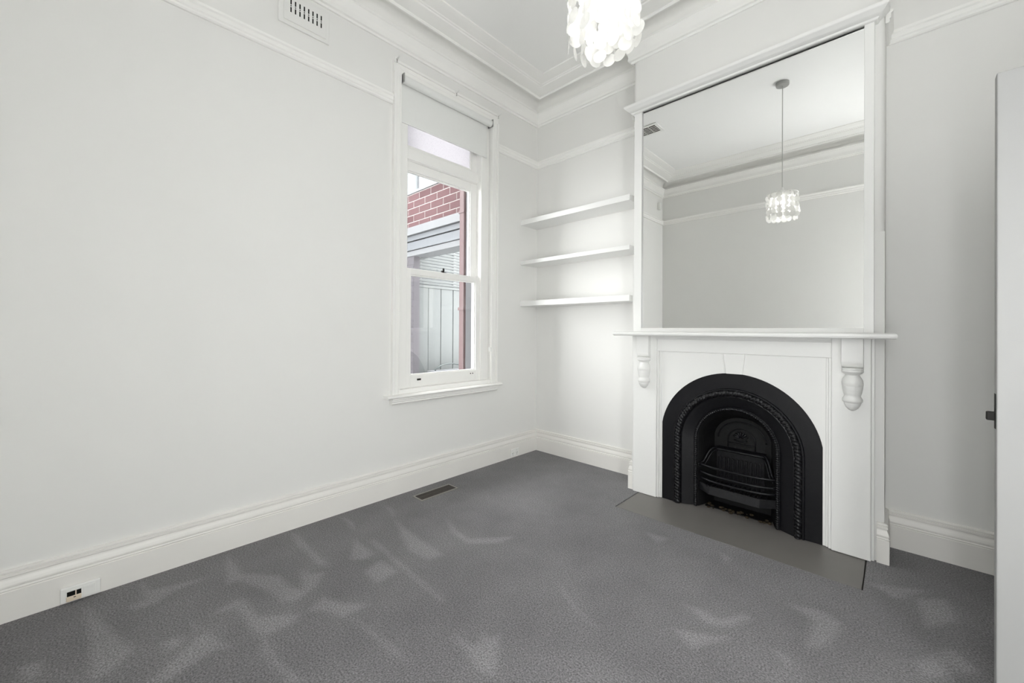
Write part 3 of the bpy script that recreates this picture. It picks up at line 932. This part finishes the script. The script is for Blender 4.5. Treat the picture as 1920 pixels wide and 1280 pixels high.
B().box(MX0 - .01, MX1 + .01, -.2555, BY, MZ0 - .01, MZ1 + .01).build('backing_board', 'dark', om)

# ================================================================== shelves
for n_, (zt, zb, lb) in enumerate(((2.352, 2.304, 'highest of the three thick white floating shelves in the alcove'), (1.942, 1.906, 'middle one of the three thick white floating shelves in the alcove'), (1.540, 1.490, 'lowest of the three thick white floating shelves in the alcove'))):
    B().box(XL, 1.157, -.236, YB, zb, zt).build('floating_shelf', 'shelf', None, lb, 'shelf', 'floating shelves in the alcove', bevel=.002)

# ================================================================== door
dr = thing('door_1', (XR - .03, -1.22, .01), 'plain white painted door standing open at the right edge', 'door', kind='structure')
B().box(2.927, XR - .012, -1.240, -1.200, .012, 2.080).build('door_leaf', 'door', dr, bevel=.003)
B().box(2.9255, 2.9275, -1.231, -1.209, .942, 1.054).build('latch_plate', 'darkmetal', dr, label='dark metal latch plate')
B().box(2.907, 2.927, -1.229, -1.214, .968, .996).build('latch_bolt', 'darkmetal', dr, bevel=.003, label='dark metal latch bolt')
B().lathe([(.026, 0), (.026, .004), (.010, .006), (.009, .03), (.022, .036), (.028, .048), (.022, .060), (.004, .064)][::-1], (3.045, -1.305, 0.985), 'y', 20).build('door_knob', 'steel', dr, smooth=True)
for zz in (.25, 1.75):
    B().lathe([(.006, 0), (.006, .09)], (XR - .008, -1.246, zz), 'z', 10).build('hinge', 'steel', dr)
# door frame trim in the right wall
b = B().box(XR - .022, XR, DY0 - .075, DY0, 0, DZ + .075).box(XR - .022, XR, DY1, DY1 + .075, 0, DZ + .075).box(XR - .022, XR, DY0, DY1, DZ, DZ + .075)
ST(b, 'trim_6', 'trim', 'white architrave around the doorway beside the camera', 'door trim')

# ================================================================== sockets and vents
so = thing('power_outlet', (.006, -3.277, .0), 'white wall outlet with a broken cover showing dark contacts', 'outlet')
B().box(.001, .018, -3.341, -3.212, .008, .074).build('plate', 'plastic', so, bevel=.003)
B().box(.018, .021, -3.325, -3.230, .014, .064).build('inner_plate', 'plastic', so, bevel=.003)
B().box(.021, .0225, -3.268, -3.235, .017, .060).build('sliding_cover', 'plastic', so, bevel=.0015)
B().box(.021, .028, -3.322, -3.274, .014, .036).build('beige_module', 'beige', so, bevel=.003, label='aged beige plastic module')
B().box(.021, .023, -3.320, -3.275, .036, .056).build('contact_bay', 'dark', so)
B().box(.0225, .026, -3.294, -3.290, .036, .057).build('contact_divider', 'beige', so)
B().box(.028, .029, -3.299, -3.292, .029, .032).build('module_slot', 'dark', so)
so = thing('power_socket', (.006, -.33, .0), 'small white double power socket in the baseboard near the corner', 'socket')
B().box(.001, .009, -.392, -.276, .012, .086).build('plate', 'plastic', so, bevel=.003)
for yy in (-.362, -.306):
    B().box(.009, .013, yy - .008, yy + .008, .064, .078).build('switch', 'plastic', so, bevel=.002)
    for dy, dz, rz in ((-.008, .044, 0), (.008, .044, 0), (0, .028, 0)):
        B().box(.0088, .0096, yy + dy - .0015, yy + dy + .0015, dz - .005, dz + .005).build('pin_slot', 'dark', so)

av = thing('wall_vent', (.0, -2.313, 3.14), 'white slotted wall vent high above the picture rail', 'vent')
B().box(XL, -.006, -2.468, -2.158, 3.135, 3.345).build('outer_frame', 'wall', av, bevel=.006)
B().box(-.006, .001, -2.440, -2.182, 3.158, 3.330).build('grille_plate', 'wall', av, bevel=.005)
first = {}
for k in range(8):
    yy = -2.399 + .02615 * k
    for nm, z0, z1 in (('slot', 3.262, 3.292), ('peg', 3.2495, 3.2575), ('slot', 3.214, 3.245)):
        hw = .004 if nm == 'slot' else .003
        if (nm, z0) not in first:
            first[(nm, z0)] = B().box(.0005, .0015, yy - hw, yy + hw, z0, z1).build('dark_vent_mark', 'dark', av, bevel=.0)  # dark marks on the solid plate, painted shade of open slots
        else:
            o = dup(first[(nm, z0)], av); o.location = first[(nm, z0)].location + Vector((0, .02615 * k, 0))

fv = thing('floor_vent', (.167, -1.395, .0), 'brown slatted floor vent in the carpet below the window', 'vent')
vy0, vy1, vx0, vx1 = -1.557, -1.232, .112, .216
b = B().box(vx0 - .008, vx0 + .004, vy0 - .008, vy1 + .008, .0, .005).box(vx1 - .004, vx1 + .008, vy0 - .008, vy1 + .008, .0, .005)
b.box(vx0 + .004, vx1 - .004, vy0 - .008, vy0 + .003, .0, .005).box(vx0 + .004, vx1 - .004, vy1 - .003, vy1 + .008, .0, .005)
b.build('frame', 'ventframe', fv)
B().box(vx0, vx1, vy0, vy1, .0004, .0010).build('dark_duct_sheet', 'dark', fv)  # dark sheet on the carpet, painted shade of an open duct
first = None
for k in range(26):
    yy = vy0 + .010 + k * .0122
    if first is None:
        first = B().prism([(yy, .0012), (yy + .003, .0012), (yy + .0065, .0042), (yy + .0035, .0042)], 'x', vx0 + .003, vx1 - .003).build('slat', 'vent', fv)
    else:
        o = dup(first, fv); o.location = first.location + Vector((0, .0122 * k, 0))
B().box((vx0 + vx1) / 2 - .003, (vx0 + vx1) / 2 + .003, vy0, vy1, .0015, .0045).build('centre_bar', 'vent', fv)

# ceiling vent and sensor seen in the mirror
cv = thing('ceiling_vent', (.56, -1.92, ZC), 'square white ceiling vent reflected in the mirror', 'vent')
B().box(.405, .715, -2.045, -1.795, ZC - .012, ZC).build('frame', 'plastic', cv, bevel=.003)
for k in range(3):
    x = .445 + k * .082
    B().box(x, x + .074, -2.01, -1.83, ZC - .0135, ZC - .0118).build('louvre_bay', 'vent', cv)
    for j in range(5):
        y = -2.005 + j * .036
        B().box(x, x + .074, y, y + .008, ZC - .017, ZC - .0136).build('louvre', 'plastic', cv)
sn = thing('motion_sensor', (.01, -3.56, 3.15), 'small white motion sensor in the wall corner reflected in the mirror', 'sensor')
B().box(XL, .028, -3.595, -3.535, 3.155, 3.262).build('housing', 'plastic', sn, bevel=.006)
B().box(.0275, .031, -3.587, -3.543, 3.165, 3.205).build('lens', 'plastic', sn, bevel=.002)

# ================================================================== pendant lamp
LX, LY = 1.907, -1.922
ZT = 2.566
pl = thing('pendant_lamp', (LX, LY, 2.30), 'lit pendant lamp with a drum of hanging white shell discs', 'lamp')
B().lathe([(.010, -.034), (.052, -.032), (.054, -.026), (.054, 0)], (LX, LY, ZC), 'z', 28).build('ceiling_canopy', 'steel', pl, auto=40, label='round brushed steel ceiling cap')
B().tube([(LX, LY, ZC - .03), (LX, LY, ZT + .06)], .0035, 8).build('cable', 'white_cable', pl)
B().lathe([(.004, .075), (.010, .07), (.016, .045), (.024, .035), (.026, 0), (.018, -.01)], (LX, LY, ZT - .008), 'z', 16).build('lamp_holder', 'plastic', pl, auto=40)
fr = B()
for rad, zz in ((.126, ZT), (.082, ZT - .004)):
    fr.tube([(LX + rad * math.cos(2 * math.pi * i / 32), LY + rad * math.sin(2 * math.pi * i / 32), zz) for i in range(33)], .003, 6)
for k in range(4):
    a = math.pi / 2 * k + .3
    fr.tube([(LX + .02 * math.cos(a), LY + .02 * math.sin(a), ZT), (LX + .126 * math.cos(a), LY + .126 * math.sin(a), ZT)], .0025, 6)
fr.build('ring_frame', 'plastic', pl)
B().lathe([(.003, -.045), (.022, -.040), (.037, -.022), (.042, 0), (.037, .022), (.024, .045), (.014, .065), (.013, .085)], (LX, LY, 2.465), 'z', 20).build('bulb', 'bulb', pl, smooth=True)
DR = .0260
disc = B().lathe([(.002, -.0005), (DR, -.0004), (DR, .0004), (.002, .0005)], (0, 0, 0), 'y', 18).build('shell_disc', 'capiz', pl)
used = False
def place(x, y, z, yaw, tilt):
    global used
    if used:
        o = disc.copy(); col.objects.link(o)
    else:
        o = disc; used = True
    o.location = Vector((x, y, z)) - wloc(pl)
    o.rotation_euler = (tilt, 0, yaw)
rings = ((.126, 16, 5, ZT - .004, .0485), (.082, 10, 5, ZT - .010, .0485))
for ri, (rad, cnt, rows, zt, dz) in enumerate(rings):
    for k in range(cnt):
        a = 2 * math.pi * (k + .5 * ri) / cnt
        for j in range(rows):
            rr_ = rad + random.uniform(-.006, .006)
            aa = a + random.uniform(-.05, .05)
            x, y = LX + rr_ * math.cos(aa), LY + rr_ * math.sin(aa)
            place(x, y, zt - dz * j - 2 * DR + .003 + random.uniform(-.004, .004), a + math.pi / 2 + random.gauss(0, .42), random.uniform(-.12, .12))
        B().tube([(LX + rad * math.cos(a), LY + rad * math.sin(a), zt + .004), (LX + rad * math.cos(a), LY + rad * math.sin(a), zt - dz * rows + .02)], .0006, 4).build('strand', 'white_cable', pl)
